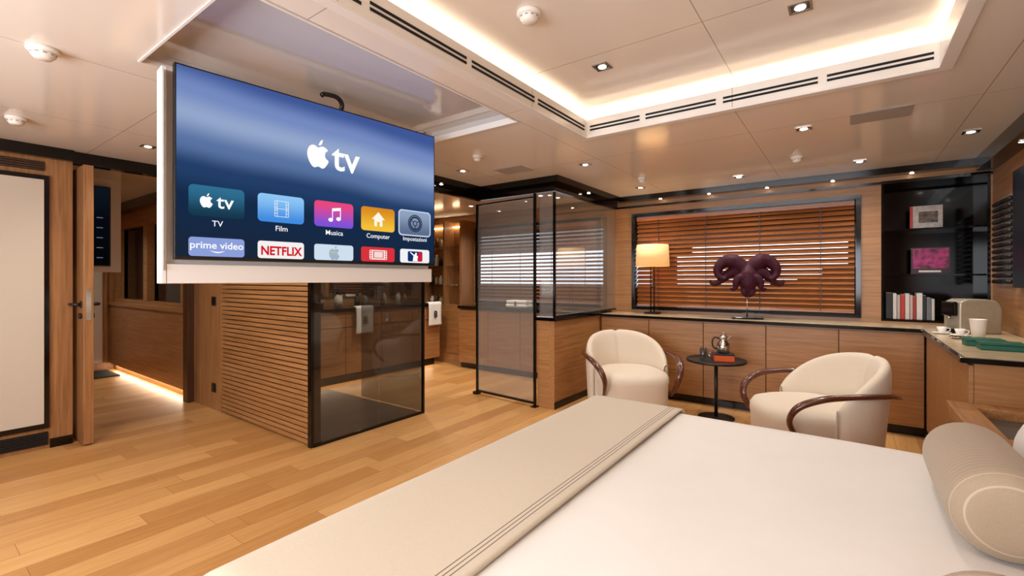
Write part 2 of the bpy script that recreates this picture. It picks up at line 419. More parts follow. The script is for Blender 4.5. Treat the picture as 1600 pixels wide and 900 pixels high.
k.box(XL, XL+.06, -1.6, .90, 2.225, CH, 'black'); k.box(-8.6, XP, 1.88, 1.95, 2.2, CH, 'black')
k.make('trim_5', kind=ST)
MB().box(XG, XR, YW-.03, YW, 2.178, 2.20, 'black').make('trim_6', kind=ST)
MB().box(XG-.06, XG, 3.95, YW, 0, .88, 'oaky').box(-2.56, XG-.06, 3.95, 4.01, 0, .88, 'oakx').make('wall_half', kind=ST)
MB().box(XG-.08, XG+.02, 3.93, 4.98, .88, .915, 'black').box(-2.58, XG-.08, 3.93, 4.03, .88, .915, 'black').make('trim_7', kind=ST)
MB().box(XG, XG+.008, 3.95, 5.0, 0, .07, 'black').make('baseboard_half', kind=ST)
MB().box(XL, XL+.008, .77, .90, 0, .07, 'black').make('baseboard_left', kind=ST)

MB().box(-4.9, XP-.03, 2.07, 3.08, .001, .015, 'tile').make('shower_tray', label='dark stone shower floor behind smoked glass', cat='shower floor')

# glass screens
g = thing('shower_screen', 'smoked glass shower screen in slim black frame', 'glass screen', (XP, 2.06, 0))
MB().box(-.001, .001, -.088, .52, .025, 2.14, 'glassd').make('glass_pane', g)
MB().box(-.001, .001, .525, 1.03, .025, 2.14, 'glassd').make('glass_pane', g)
MB().box(-.015, .012, 1.03, 1.052, 0, 2.16, 'black').box(-.015, .012, -.088, 1.03, 2.14, 2.165, 'black').box(-.012, .010, -.088, 1.03, .0, .022, 'black').make('frame', g)
g = thing('side_shower_screen', 'clear glass return panel of the shower', 'glass screen', (-4.3, 3.10, 0))
MB().box(0, .94, -.001, .001, .02, 2.14, 'glassd').make('glass_pane', g)
g = thing('glass_door', 'grey tinted glass door in black metal frame', 'glass door', (-3.40, 3.97, 0), math.radians(-4.5))
MB().box(.02, .82, .014, .016, .05, 2.13, 'glass').make('glass_pane', g)
MB().box(0, .018, 0, .03, .03, 2.14, 'black').box(.822, .84, 0, .03, 0.0, 2.17, 'black').box(.018, .822, 0, .03, 2.125, 2.14, 'black').box(.018, .822, 0, .03, .03, .05, 'black').make('frame', g)
MB().box(-.03, .03, -.02, .05, .001, .03, 'black').make('pivot', g)
MB().box(.80, .86, -.02, .05, .0, .012, 'black').make('pivot', g)
g = thing('corner_glazing', 'tinted fixed glazing with black frame on a wooden half wall', 'glass partition', (XG, 3.97, .915))
MB().box(-.016, -.014, .02, 1.50, .02, 1.255, 'glass').make('glass_pane', g)
MB().box(-.19, -.02, .003, .005, .0, 1.255, 'glass').make('glass_pane', g)
MB().box(-.022, 0, -.01, .012, 0, 1.255, 'black').box(-.022, 0, .012, 1.5, 0, .02, 'black').make('frame', g)

# ------------------------------------------------------------------ windows + blinds
def window(idx, X0, X1, tilt):
    f = MB()
    f.box(X0, X1, YW-.03, YW+.06, .93, .965, 'black'); f.box(X0, X1, YW-.03, YW+.06, 2.06, 2.10, 'black')
    f.box(X0, X0+.04, YW-.03, YW+.06, .965, 2.06, 'black'); f.box(X1-.04, X1, YW-.03, YW+.06, .965, 2.06, 'black')
    f.make('window_%d' % idx, kind=ST)
    root = thing('window_blind', 'wooden venetian blind with half open slats in a black window frame', 'blind', ((X0+X1)/2, YW+.035, .97), group='wooden blinds')
    W = (X1-X0)/2-.05
    h = MB(); z = .04; th = math.radians(tilt)
    while z < 1.03:
        m = Matrix.Translation((0, 0, z)) @ Matrix.Rotation(th, 4, 'X')
        h.box(-W, W, -.031, .031, -.0015, .0015, 'blind', m); z += .052
    h.make('slats', root)
    MB().box(-W, W, -.025, .025, 1.04, 1.085, 'blind').make('headrail', root)
    MB().box(-W, W, -.025, .025, .0, .014, 'blind').make('bottom_rail', root)
    for i in range(4):
        x = -W+2*W*(i+.5)/4
        MB().box(x-.003, x+.003, -.034, -.032, .01, 1.05, 'blackm').make('ladder_cord', root)
window(1, -2.16, .10, 47)
window(2, -4.7, -2.5, 24)
d = MB()  # added dark blocks outside, limiting the bright sky seen between the slats
d.box(-9, 3, 7.9, 8.0, 0, 1.16, 'blocker'); d.box(-9, 3, 5.85, 8.0, 1.86, 2.1, 'blocker'); d.box(-2.75, -2.35, 7.9, 8.0, 1.16, 1.86, 'blocker'); d.box(.0, 3, 7.9, 8, 1.16, 1.86, 'blocker')
for xa, xb, za, zb in ((-.30, .0, 1.16, 1.46), (-.60, -.30, 1.16, 1.36), (-.95, -.60, 1.16, 1.26), (-2.35, -2.1, 1.70, 1.86)): d.box(xa, xb, 7.9, 8.0, za, zb, 'blocker')  # stepped blocks shape the fading edge of the bright patch
d.box(-9, 3, 5.85, 8.0, -.06, 0, 'blocker')
d.make('sky_blocker', kind=ST)

f = MB()
f.box(-3.6, .4, -1.72, -1.6, .9, .94, 'black'); f.box(-3.6, .4, -1.72, -1.6, 2.06, 2.1, 'black')
for x in (-3.6, -1.62, .36): f.box(x, x+.04, -1.72, -1.6, .94, 2.06, 'black')
f.make('window_3', kind=ST)  # unseen window frame, added to go with the rear fill light

# ------------------------------------------------------------------ cabinets
def cabinet(name, w, x, y, rot, label, group, h=.86, dpt=.46, door='oakx'):
    r = thing(name, label, 'cabinet', (x, y, 0), rot, group)
    MB().box(0, w, .02, dpt, .08, h, door).make('body', r)
    MB().box(.0, w, .05, dpt, 0, .08, 'black').make('plinth', r)
    MB().box(.003, w-.003, 0, .019, .085, h-.01, door).make('door', r, bevel=.002)
    return r
for i in range(5):
    cabinet('base_cabinet', .568, -2.345+.57*i, 5.0, 0, 'oak base cabinet with flush door under the window worktop', 'oak cabinets along the window')
MB().box(XG+.01, XR-.003, 4.975, YW-.002, .865, .892, 'black').box(XG+.02, XR-.003, 5.0, YW-.035, .892, .895, 'stone').make('window_worktop', label='long black edged worktop below the blinds', cat='worktop', bevel=.003)
for i, (y, w) in enumerate(((4.96, .54), (4.415, .54), (3.87, .52))):
    cabinet('side_cabinet', w, .51, y, -math.pi/2, 'oak side cabinet with flush door under the coffee counter', 'oak cabinets beside the bed', dpt=.465, door='oaky')
MB().box(.47, XR-.003, 3.31, 4.972, .865, .892, 'black').box(.49, XR-.005, 3.335, 4.972, .892, .896, 'stone').make('side_worktop', label='pale worktop with thick black edge holding coffee things', cat='worktop', bevel=.003)
r = thing('nightstand', 'oak bedside unit with recessed dark tray', 'nightstand', (.42, 2.56, 0))
MB().box(.03, .55, .02, .74, 0, .60, 'oaky').make('body', r)
MB().slab(2, 0, .555, 0, .765, .60, .66, [(.10, .50, .1, .66)], 'oaky').make('top', r, bevel=.004)
MB().box(.1, .50, .1, .66, .601, .612, 'ash').make('tray', r)

# ------------------------------------------------------------------ niche
for z in (1.33, 1.745):
    MB().box(.272, .948, YW+.02, YW+.278, z, z+.015, 'niche').make('niche_shelf', label='black lacquer shelf in the niche', cat='shelf', group='niche shelves')
def book(x, y, z, th, h, d, col, label='book', group='books in the black niche'):
    cm = plain('book_'+col, '#'+col, .5, noise=.03)
    r = thing('book', label, 'book', (x, y, z), 0, group)
    MB().box(0, th, 0, d, 0, h, cm).make('cover', r, bevel=.002)
    MB().box(.003, th-.003, .004, d+.001, .003, h+.001, 'paper').make('pages', r)
    return r
x = .285
cols = [('1b1819', .05, .24, 'black'), ('d8d0c8', .026, .235, 'white'), ('b8aca0', .022, .22, 'beige'), ('b83024', .03, .225, 'red'), ('d4cec6', .03, .235, 'white'), ('c4a8a0', .02, .22, 'pale pink'), ('a83226', .02, .21, 'red'), ('dcd6ce', .04, .24, 'white'), ('202022', .022, .22, 'black'), ('6a6d74', .03, .20, 'grey'), ('c8c2b8', .02, .19, 'cream')]
for cc, th, h, nm in cols:
    book(x, YW+.05, .931, th, h, .18, cc, label='%s hardback book standing in the niche' % nm); x += th+.003
r = thing('display_book', 'white picture book with red spine shown face out', 'book', (.48, YW+.08, 1.761))
MB().box(0, .20, 0, .03, 0, .20, 'paper').make('pages', r)
MB().box(-.002, .202, -.004, 0, 0, .203, plain('cover_grey', '#c4bab2', .4, noise=.15, nscale=25)).box(-.02, 0.0, -.004, .03, 0, .203, plain('spine_red', '#b8342a', .4)).box(.04, .17, -.006, -.004, .05, .15, plain('cover_pict', '#6c5a4c', .4, noise=.5, nscale=40)).make('cover', r)
r = thing('display_book', 'black book with pink illustrated cover shown face out', 'book', (.47, YW+.08, 1.346))
MB().box(0, .26, 0, .03, 0, .235, 'paper').make('pages', r)
mm = MB().box(-.002, .262, -.004, 0, 0, .238, plain('cover_black', '#2d1020', .4))
mm.box(.01, .25, -.006, -.004, .05, .23, plain('cover_pink', '#a42468', .4, noise=.5, nscale=22)); mm.box(.05, .2, -.007, -.004, .015, .032, 'paper'); mm.make('cover', r)

# ------------------------------------------------------------------ table lamp
r = thing('table_lamp', 'table lamp with black stem and glowing linen drum shade', 'lamp', (-1.84, 5.30, .897))
MB().box(-.08, .08, -.06, .06, 0, .018, 'bronze').make('base', r, bevel=.003)
MB().cyl((-.02, 0, .018), (-.02, 0, .62), .007, 'bronze').cyl((.02, 0, .018), (.02, 0, .62), .007, 'bronze').box(-.03, .03, -.01, .01, .3, .315, 'bronze').make('stem', r)
MB().lathe([(.185, .55), (.19, .55), (.178, .80), (.173, .80), (.185, .55)], 'shade', 40).make('shade', r)
L = bpy.data.lights.new('lamp_bulb', 'POINT'); L.energy = 5; L.color = (1, .72, .42); L.shadow_soft_size = .05
o = bpy.data.objects.new('lamp_bulb', L); COL.objects.link(o); o.parent = r; o.location = (0, 0, .68)

# ------------------------------------------------------------------ octopus sculpture
r = thing('octopus_sculpture', 'dark maroon octopus sculpture on a thin metal stand', 'sculpture', (-.83, 5.20, .897), math.radians(16))
MB().box(-.14, .14, -.07, .07, 0, .016, 'black').make('base', r, bevel=.002)
MB().cyl((0, 0, .016), (0, 0, .30), .006, 'chrome').make('rod', r)
o = MB()
o.tube([(0, 0, .24), (0, -.03, .28), (0, -.05, .35), (0, -.03, .45), (0, 0, .53)], [.03, .055, .078, .085, .055], 'plum', 16)
for sx in (-1, 1):
    k_ = 1 if sx < 0 else .94
    o.tube([(sx*.01, 0, .48), (sx*.07, 0, .55), (sx*.135*k_, .0, .59), (sx*.21*k_, .0, .58), (sx*.265*k_, -.01, .525), (sx*.275*k_, -.02, .46), (sx*.24*k_, -.04, .41), (sx*.20*k_, -.05, .405)], [.068, .072, .072, .062, .05, .038, .025, .013], 'plum', 14)
    o.tube([(sx*.04, .02, .44), (sx*.13, .01, .47), (sx*.20*k_, .0, .43), (sx*.26*k_, .0, .375), (sx*.31*k_, .0, .35), (sx*.345*k_, .0, .37), (sx*.34*k_, 0, .40)], [.06, .058, .046, .032, .022, .014, .008], 'plum', 12)
    o.tube([(sx*.03, -.04, .42), (sx*.08, -.07, .415), (sx*.11, -.08, .37), (sx*.115, -.08, .32), (sx*.14, -.07, .295), (sx*.165, -.06, .31)], [.045, .042, .034, .024, .016, .009], 'plum', 12)
    o.tube([(sx*.02, -.04, .33), (sx*.04, -.07, .29), (sx*.03, -.08, .25), (sx*.01, -.06, .235), (sx*.02, -.03, .22)], [.04, .032, .024, .016, .008], 'plum', 10)
o.make('octopus', r, remesh=.008)

# ------------------------------------------------------------------ armchairs
def armchair(loc, rot, label, sc=.9):
    r = thing('armchair', label, 'armchair', loc, rot, 'cream armchairs'); r.scale = (sc, sc, .97)
    MB().lathe([(.27, 0.001), (.27, .03)], 'blackm', 32, c=(0, -.03, 0), sq=2.6).make('plinth', r)
    MB().lathe([(.0, .03), (.30, .03), (.335, .06), (.352, .15), (.358, .34), (.365, .37), (.362, .41), (.34, .445), (.28, .465), (.15, .475), (.0, .478)], 'boucle', 48, c=(0, -.085, 0), sq=2.5, ry=1.06).make('seat', r)
    b = MB(); NA = 64; NS = 24; vs = []; fs = []
    A = math.radians(102)
    for i in range(NA+1):
        a = -A + 2*A*i/NA; q = abs(a)/A
        zt = .80 - .31*q**2.4 - .014*math.exp(-(a/.05)**2); zb = .06
        th = (.135 - .05*q)*(1-.34*math.exp(-(a/.035)**2)); end = 1-max(0, (q-.93)/.07)*.5
        for k in range(NS):
            f = 2*math.pi*k/NS
            cz, sz = math.cos(f), math.sin(f)
            rad = math.copysign(abs(cz)**.75, cz)*th/2*end; z = (zt+zb)/2 + math.copysign(abs(sz)**.6, sz)*(zt-zb)/2
            R = .372+rad+.075*max(0, (z-.3))/.5*(1-q*.7)
            vs.append((R*math.sin(a)*1.03, R*math.cos(a)*.95-.02, z))
    for i in range(NA):
        for k in range(NS):
            l = (k+1) % NS; fs.append((i*NS+k, i*NS+l, (i+1)*NS+l, (i+1)*NS+k))
    fs.append(tuple(range(NS))); fs.append(tuple(NA*NS+k for k in range(NS))[::-1])
    b.add(vs, fs, 'boucle', True); b.make('backrest', r)
    for sx in (-1, 1):
        MB().tube([(sx*.30, .375, .56), (sx*.40, .26, .59), (sx*.455, .10, .60), (sx*.468, -.08, .595), (sx*.455, -.24, .575), (sx*.415, -.37, .515), (sx*.378, -.41, .42), (sx*.362, -.36, .32), (sx*.35, -.28, .24)],
                  [.012, .016, .018, .019, .022, .023, .02, .016, .012], 'walnut', 14, flat=1.5, sub=7).make('armrest', r)
    return r
armchair((-1.72, 4.25, 0), math.radians(42), 'cream upholstered armchair with curved walnut arms beside a glass partition')
armchair((-.165, 3.86, 0), math.radians(-58), 'cream upholstered armchair with curved walnut arms near the bed', .90)

# side table
r = thing('side_table', 'small round black pedestal table', 'table', (-1.0, 4.62, 0))
MB().lathe([(0, .525), (.255, .525), (.262, .53), (.262, .55), (.255, .55), (.25, .543), (0, .543)], 'blackm', 48).make('top', r)
MB().cyl((0, 0, .012), (0, 0, .525), .016, 'blackm').make('pole', r)
MB().lathe([(0, 0), (.16, 0), (.16, .008), (.03, .014), (0, .014)], 'blackm', 40).make('base', r)
r = thing('orange_box', 'flat orange lacquered box with dark lid', 'box', (-.93, 4.60, .5435), .3)
MB().box(-.085, .085, -.065, .065, 0, .055, 'orange').make('body', r, bevel=.004)
MB().box(-.087, .087, -.067, .067, .056, .072, 'blackm').make('lid', r, bevel=.004)
r = thing('vacuum_jug', 'polished silver vacuum jug with handle', 'jug', (-.935, 4.61, .617), math.radians(20))
MB().lathe([(0, 0), (.045, 0), (.055, .01), (.062, .05), (.055, .085), (.036, .11), (.034, .13), (.042, .145), (.038, .155), (.0, .155)], 'chrome', 28).make('body', r)
MB().lathe([(0, .156), (.03, .156), (.024, .168), (.008, .175), (.008, .185), (0, .187)], 'chrome', 20).make('lid', r)
MB().tube([(-.036, 0, .13), (-.075, 0, .14), (-.095, 0, .10), (-.085, 0, .05), (-.055, 0, .03)], .007, 'blackm', 8).make('handle', r)
MB().tube([(.036, 0, .125), (.055, 0, .14), (.066, 0, .155)], [.014, .01, .008], 'chrome', 8).make('spout', r)
for i, (gx, gy) in enumerate(((-1.10, 4.56), (-1.12, 4.66), (-1.03, 4.50))):
    MB().lathe([(0, 0), (.028, 0), (.033, .1), (.031, .1), (.027, .006), (0, .006)], 'glassc', 20).make('drinking_glass', loc=(gx, gy, .5435), label='clear drinking glass on the round table', cat='glass', group='glasses on the side table')

# ------------------------------------------------------------------ bed
BX0, BX1, BY0, BY1, BT = -1.20, .965, .42, 2.47, .615
r = thing('bed', 'large double bed with smooth white cotton cover', 'bed', ((BX0+BX1)/2, (BY0+BY1)/2, 0))
hx = (BX1-BX0)/2; hy = (BY1-BY0)/2
MB().box(-hx+.08, hx-.002, -hy+.08, hy-.08, 0, .30, 'oakx').make('base', r, bevel=.01)
MB().box(-hx+.02, hx-.002, -hy+.02, hy-.02, .302, .56, 'sheet').make('mattress', r, bevel=.05, seg=4)
def cloth(x0, x1, y0, y1, top, rr, drop, mat, foot=True, wob=.004, nu=60, nv=80):
    ex = rr*math.pi/2+drop if foot else 0; ey = rr*math.pi/2+drop
    def bend(e):
        if e <= 0: return 0, 0
        if e < rr*math.pi/2:
            a = e/rr; return rr*math.sin(a), rr*(1-math.cos(a))
        return rr, rr+(e-rr*math.pi/2)
    m = MB()
    xa = (x0+rr if foot else x0)
    def fn(u, v):
        s = xa-ex+u*(x1-xa+ex); t = y0+rr-ey+v*(y1-y0-2*rr+2*ey)
        dx, zx = bend(xa-s) if foot else (0, 0)
        if t < y0+rr: dy, zy = bend(y0+rr-t); Y = y0+rr-dy
        elif t > y1-rr: dy, zy = bend(t-y1+rr); Y = y1-rr+dy
        else: Y = t; zy = 0
        X = xa-dx if (foot and s < xa) else s
        Z = top-max(zx, zy)
        w = wob*(math.sin(5*X+2.3*Y)+.6*math.sin(3.1*Y-4*X+1)+.4*math.sin(9*X+7*Y))
        if max(zx, zy) < .01: Z += w
        return (X, Y, Z)
    m.grid(fn, nu, nv, mat)
    return m
m = cloth(-hx, hx-.003, -hy, hy, BT-.015, .06, .22, 'sheet', wob=.0022)
m.make('duvet', r, solid=.012)
TH = stripe_fabric('throw_wool', '#cdbfaa', '#5c4b3d', 0, .013, .0034, lo=-.762, hi=-.715, mixf=.9)
m = cloth(BX0-.022, -.69, BY0-.022, BY1+.022, BT+.010, .07, .20, TH, wob=.0022, nu=50, nv=80)
m.make('bed_throw', label='beige wool throw with thin dark border stripes across the bed foot', cat='blanket', solid=.008)
BF = stripe_fabric('bolster_wool', '#aa967f', '#d8ccba', 1, .022, .002, mixf=.4)
def bolster(y0, y1, x, rad, label):
    L_ = (y1-y0)/2
    pr = []
    for k in range(9):
        a = math.pi/2*k/8; pr.append((rad*(.45+.55*math.sin(a)) if k else rad*.4, -L_+.05*(1-math.cos(a))))
    for k in range(1, 12): pr.append((rad*(1+.015*math.sin(math.pi*k/12)), -L_+.055+(2*L_-.11)*k/12))
    for k in range(8, -1, -1):
        a = math.pi/2*k/8; pr.append((rad*(.45+.55*math.sin(a)) if k else rad*.4, L_-.05*(1-math.cos(a))))
    m = MB().lathe(pr, BF, 40, mtx=Matrix.Rotation(math.pi/2, 4, 'X'))
    return m.make('bolster_cushion', loc=(x, (y0+y1)/2, BT+rad+.004), label=label, cat='cushion', group='striped bolsters')
bolster(1.56, 2.10, .31, .110, 'taupe pinstriped bolster cushion on the bed')
bolster(.54, 1.09, .20, .106, 'taupe pinstriped bolster cushion on the bed')
def pillow(x, y, z, w, h, t, rotx, label):
    def mk(sg):
        def fn(u, v):
            a = 2*u-1; b = 2*v-1
            e = max(0, (1-abs(a)**3.5))*max(0, (1-abs(b)**3.5))
            return (a*w/2*(1-.06*b*b), b*h/2*(1-.06*a*a), sg*t/2*e**.45)
        return fn
    m = MB(); m.grid(mk(1), 20, 20, 'sheet'); m.grid(mk(-1), 20, 20, 'sheet')
    return m.make('pillow', loc=(x, y, z), rot=rotx, label=label, cat='pillow', group='white pillows')
pillow(.64, 1.98, BT+.25, .52, .78, .24, (0, math.radians(-50), 0), 'plump white pillow leaning at the bed head')
pillow(.68, 1.00, BT+.22, .50, .66, .20, (0, math.radians(-44), 0), 'plump white pillow leaning at the bed head')

# ------------------------------------------------------------------ television
TVX, TVY, TVZ = -2.42, .77, 1.388
ang = math.atan2(2.22-.77, -2.27+2.42); TW, TVH = 1.458, .880
tv = thing('television', 'large flat television showing an app menu, on white drop down panel', 'television', (TVX, TVY, TVZ), ang)
MB().box(0, TW, 0, .03, 0, TVH, 'blackm').make('bezel', tv, bevel=.003)
EX = 2**-.2
SB = ramp_emit('screen_gradient', 2, 0, .92, [(0, '#1b2638'), (.34, '#152a48'), (.50, '#233f69'), (.62, '#5873a2'), (.76, '#93a6cb'), (.88, '#748ac0'), (1, '#3f5796')], EX, noise=.06, slope=.05)
sc = MB().box(.008, TW-.008, -.0015, 0, .016, TVH-.008, SB).make('screen', tv)
MB().box(-.04, TW+.0, .07, .12, -.108, TVH-.02, 'white').box(-.04, -.022, .03, .07, -.108, TVH-.02, 'white').box(-.02, TW, .032, .07, -.108, -.02, 'white').box(-.036, -.03, .02, .03, -.05, TVH-.04, 'grille').make('mounting_panel', tv, bevel=.002)
MB().tube([(.80, .05, TVH-.01), (.81, .035, TVH+.04), (.77, .02, TVH+.07), (.70, .02, TVH+.068), (.68, .02, TVH+.055)], .013, 'blackm', 10).make('cable', tv)
MB().box(TW-.05, TW-.0, .03, .06, TVH, TVH+.03, 'chrome').make('latch', tv)
MB().box(TW-.12, TW-.09, .03, .05, TVH, TVH+.02, 'chrome').make('latch', tv)
E = {}
def ec(col, s=EX):
    if (col, s) not in E: E[(col, s)] = emit('screen_'+col.strip('#'), col, s)
    return E[(col, s)]
def T(x, y, z, s=1): return Matrix.Translation((x, y, z)) @ Matrix.Scale(s, 4)
def apple(mb, cx, cz, h, y, mat):
    body = [(0, .27), (.09, .32), (.2, .34), (.31, .29), (.37, .22), (.29, .14), (.26, .03), (.29, -.09), (.40, -.18), (.34, -.33), (.24, -.46), (.14, -.50), (0, -.45), (-.14, -.50), (-.24, -.46), (-.34, -.32), (-.41, -.13), (-.42, .05), (-.37, .21), (-.28, .31), (-.17, .34), (-.08, .31)]
    P = [Vector(p) for p in body]; N = len(P); Q = []
    for i in range(N):
        a, b, c_, d_ = P[i-1], P[i], P[(i+1) % N], P[(i+2) % N]
        for k in range(4):
            t = k/4; Q.append(.5*((2*b)+(c_-a)*t+(2*a-5*b+4*c_-d_)*t*t+(3*b-a-3*c_+d_)*t**3))
    mb.poly([(cx+q.x*h, y, cz+q.y*h) for q in Q], mat)
    leaf = []
    for k in range(9): a = k/8; leaf.append((.0+.18*a, .36+.24*a + .06*math.sin(math.pi*a)))
    for k in range(7, 0, -1): a = k/8; leaf.append((.0+.18*a+.035*math.sin(math.pi*a), .36+.24*a-.07*math.sin(math.pi*a)))
    mb.poly([(cx+q[0]*h, y, cz+q[1]*h) for q in leaf], mat)
Wt = ec('#ffffff'); y1, y2, y3 = -.0025, -.0035, -.0045
m = MB(); apple(m, .652, .595, .145, y1, Wt); m.text('tv', .215, Wt, T(.815, y1, .595), bold=.003); m.make('screen_logo', sc)
TX = [.115, .314, .510, .702, .888]
hw = .115; z0, z1 = .203, .345
def grad(c0, c1): return ramp_emit('tile_'+c0[1:]+c1[1:], 2, z0, z1, [(0, c0), (1, c1)], EX)
labs = ['TV', 'Film', 'Musica', 'Computer', 'Impostazioni']
grads = [('#16384e', '#2f6f92'), ('#3f8be0', '#8cc6f5'), ('#7a52d6', '#e8487c'), ('#f5c13a', '#d98a20'), ('#5b6c8c', '#8fa2c0')]
for i, cx in enumerate(TX):
    cx = cx*TW; m = MB()
    g_ = .008 if i == 4 else 0
    if g_: m.rrect(cx-hw-.012, cx+hw+.012, z0-.012, z1+.012, .026, y1, ec('#c9d6ea'))
    m.rrect(cx-hw-g_*.5, cx+hw+g_*.5, z0-g_*.5, z1+g_*.5, .02, y2, grad(*grads[i]))
    zc = (z0+z1)/2
    if i == 0:
        apple(m, cx-.045, zc, .062, y3, Wt); m.text('tv', .092, Wt, T(cx+.032, y3, zc), bold=.001)
    if i == 1:
        def bar(a, b, c_, d_): m.rrect(cx+a, cx+b, zc+c_, zc+d_, .0008, y3, Wt)
        for xx in (-.034, -.022, .022, .034): bar(xx-.001, xx+.001, -.04, .04)
        for zz in (-.04, 0, .04): bar(-.034, .034, zz-.001, zz+.001)
        for zz in (-.024, -.008, .008, .024): bar(-.034, -.022, zz-.001, zz+.001); bar(.022, .034, zz-.001, zz+.001)
    if i == 2:
        def disc(x, z, r_, mat, yy=y3, e=1): m.poly([(x+r_*1.25*math.cos(a*math.pi/8), yy, z+r_*math.sin(a*math.pi/8)) for a in range(16)], mat)
        disc(cx-.022, zc-.03, .011, Wt); disc(cx+.024, zc-.022, .011, Wt)
        m.rrect(cx-.014, cx-.009, zc-.03, zc+.03, .001, y3, Wt); m.rrect(cx+.033, cx+.038, zc-.022, zc+.038, .001, y3, Wt)
        m.poly([(cx-.014, y3, zc+.018), (cx+.038, y3, zc+.026), (cx+.038, y3, zc+.043), (cx-.014, y3, zc+.035)], Wt)
    if i == 3:
        m.poly([(cx-.045, y3, zc), (cx, y3, zc+.045), (cx+.045, y3, zc), (cx+.028, y3, zc), (cx+.028, y3, zc-.042), (cx+.009, y3, zc-.042), (cx+.009, y3, zc-.015), (cx-.009, y3, zc-.015), (cx-.009, y3, zc-.042), (cx-.028, y3, zc-.042), (cx-.028, y3, zc)], ec('#fff8e6'))
    if i == 4:
        def ring(r0, r1, mat, yy):
            n = 32
            vs = [(cx+r_*math.cos(2*math.pi*a/n), yy, zc+r_*math.sin(2*math.pi*a/n)) for r_ in (r0, r1) for a in range(n)]
            m.add(vs, [(a, (a+1) % n, n+(a+1) % n, n+a) for a in range(n)], mat)
        D = ec('#26324a'); ring(.050, .056, D, y3); ring(.034, .044, D, y3); ring(.012, .018, D, y3)
        for a in range(24):
            th = 2*math.pi*a/24; u_ = Vector((math.cos(th), math.sin(th))); v_ = Vector((-u_.y, u_.x))*.003
            m.poly([(cx+(u_*rr_+v_*s_).x, y3, zc+(u_*rr_+v_*s_).y) for rr_, s_ in ((.043, -1), (.051, -1), (.051, 1), (.043, 1))], D)
        for a in range(3):
            th = 2*math.pi*a/3+.5; u_ = Vector((math.cos(th), math.sin(th))); v_ = Vector((-u_.y, u_.x))*.003
            m.poly([(cx+(u_*rr_+v_*s_).x, y3, zc+(u_*rr_+v_*s_).y) for rr_, s_ in ((.017, -1), (.035, -1), (.035, 1), (.017, 1))], D)
    m.text(labs[i], .038 if i < 4 else .037, Wt, T(cx, y2, z0-.032), bold=.0002)
    m.make('app_tile', sc)
r0z, r1z = .0175, .105
row2 = ['#8c9fda', '#f4f1f0', '#cfdfee', '#d8323c', '#f2f2f5']
for i, cx in enumerate(TX):
    cx = cx*TW; m = MB(); m.rrect(cx-hw, cx+hw, r0z, r1z, .014, y2, ec(row2[i])); zc = .062
    if i == 0:
        m.text('prime video', .046, Wt, T(cx, y3, zc+.006), bold=.0006)
        arc = [(cx-.03+.06*k/10, y3, zc-.018-.010*math.sin(math.pi*k/10)) for k in range(11)]
        m.poly(arc+[(p_[0], y3, p_[2]+.005*math.sin(math.pi*k/10)+.001) for k, p_ in reversed(list(enumerate(arc)))], Wt)
    if i == 1: m.text('NETFLIX', .062, ec('#d3121f'), T(cx, y3, zc-.008), bold=.002, sx=.86)
    if i == 2:
        apple(m, cx, zc-.006, .074, y3, ec('#9fb4c6'))
        for k, cc in enumerate(('#8fc0a0', '#e0cfa0', '#d8a8a0', '#a8a8d0')):
            m.rrect(cx-.022, cx+.016, zc+.010-k*.011, zc+.013-k*.011, .0012, -.0052, ec(cc))
    if i == 3:
        m.rrect(cx-.06, cx+.06, zc-.032, zc+.026, .006, y3, ec('#f6e8e4')); Rr = ec('#d8323c')
        for xx in (-.05, .05):
            for zz in (-.024, -.01, .004, .018): m.rrect(cx+xx-.005, cx+xx+.005, zc+zz-.004, zc+zz+.004, .001, -.0052, Rr)
        m.rrect(cx-.036, cx+.036, zc-.024, zc+.02, .002, -.0052, Rr); m.rrect(cx-.03, cx+.03, zc-.02, zc+.016, .002, -.0058, ec('#f6d8d4'))
    if i == 4:
        m.rrect(cx-.058, cx+.058, zc-.036, zc+.030, .010, y3, ec('#0d2f6c')); m.poly([(cx-.002, -.0052, zc-.036), (cx+.048, -.0052, zc-.036), (cx+.058, -.0052, zc-.026), (cx+.058, -.0052, zc+.02), (cx+.03, -.0052, zc+.03)], ec('#c8213a'))
        m.poly([(cx-.02, -.0058, zc-.034), (cx-.014, -.0058, zc), (cx-.002, -.0058, zc+.014), (cx+.004, -.0058, zc+.024), (cx+.014, -.0058, zc+.018), (cx+.01, -.0058, zc+.006), (cx+.022, -.0058, zc-.004), (cx+.016, -.0058, zc-.02), (cx+.02, -.0058, zc-.034)], Wt)
        m.poly([(cx-.014, -.006, zc+.0), (cx-.042, -.006, zc+.022), (cx-.038, -.006, zc+.026), (cx-.01, -.006, zc+.008)], Wt)
    m.make('app_tile', sc)

tv_reflection = thing('television', 'modelled mirror reflection of the television, dark screen on white panel', 'television', (-6.05, .60, 1.43), math.pi/2)  # solid stand-in for the television's mirror reflection
MB().box(0, .78, 0, .03, 0, .80, 'blackm').make('bezel', tv_reflection)
q = MB().box(.01, .77, -.002, 0, .01, .79, ramp_emit('reflected_screen', 2, 0, .8, [(0, '#07090c'), (.5, '#0a0e15'), (1, '#131c28')], .5))
for k in range(5): q.rrect(.67, .72, .08+k*.1, .088+k*.1, .003, -.003, ec('#5f6c80'))
q.make('screen', tv_reflection)
MB().box(-.02, .87, .035, .08, -.06, .88, 'white').make('mounting_panel', tv_reflection)

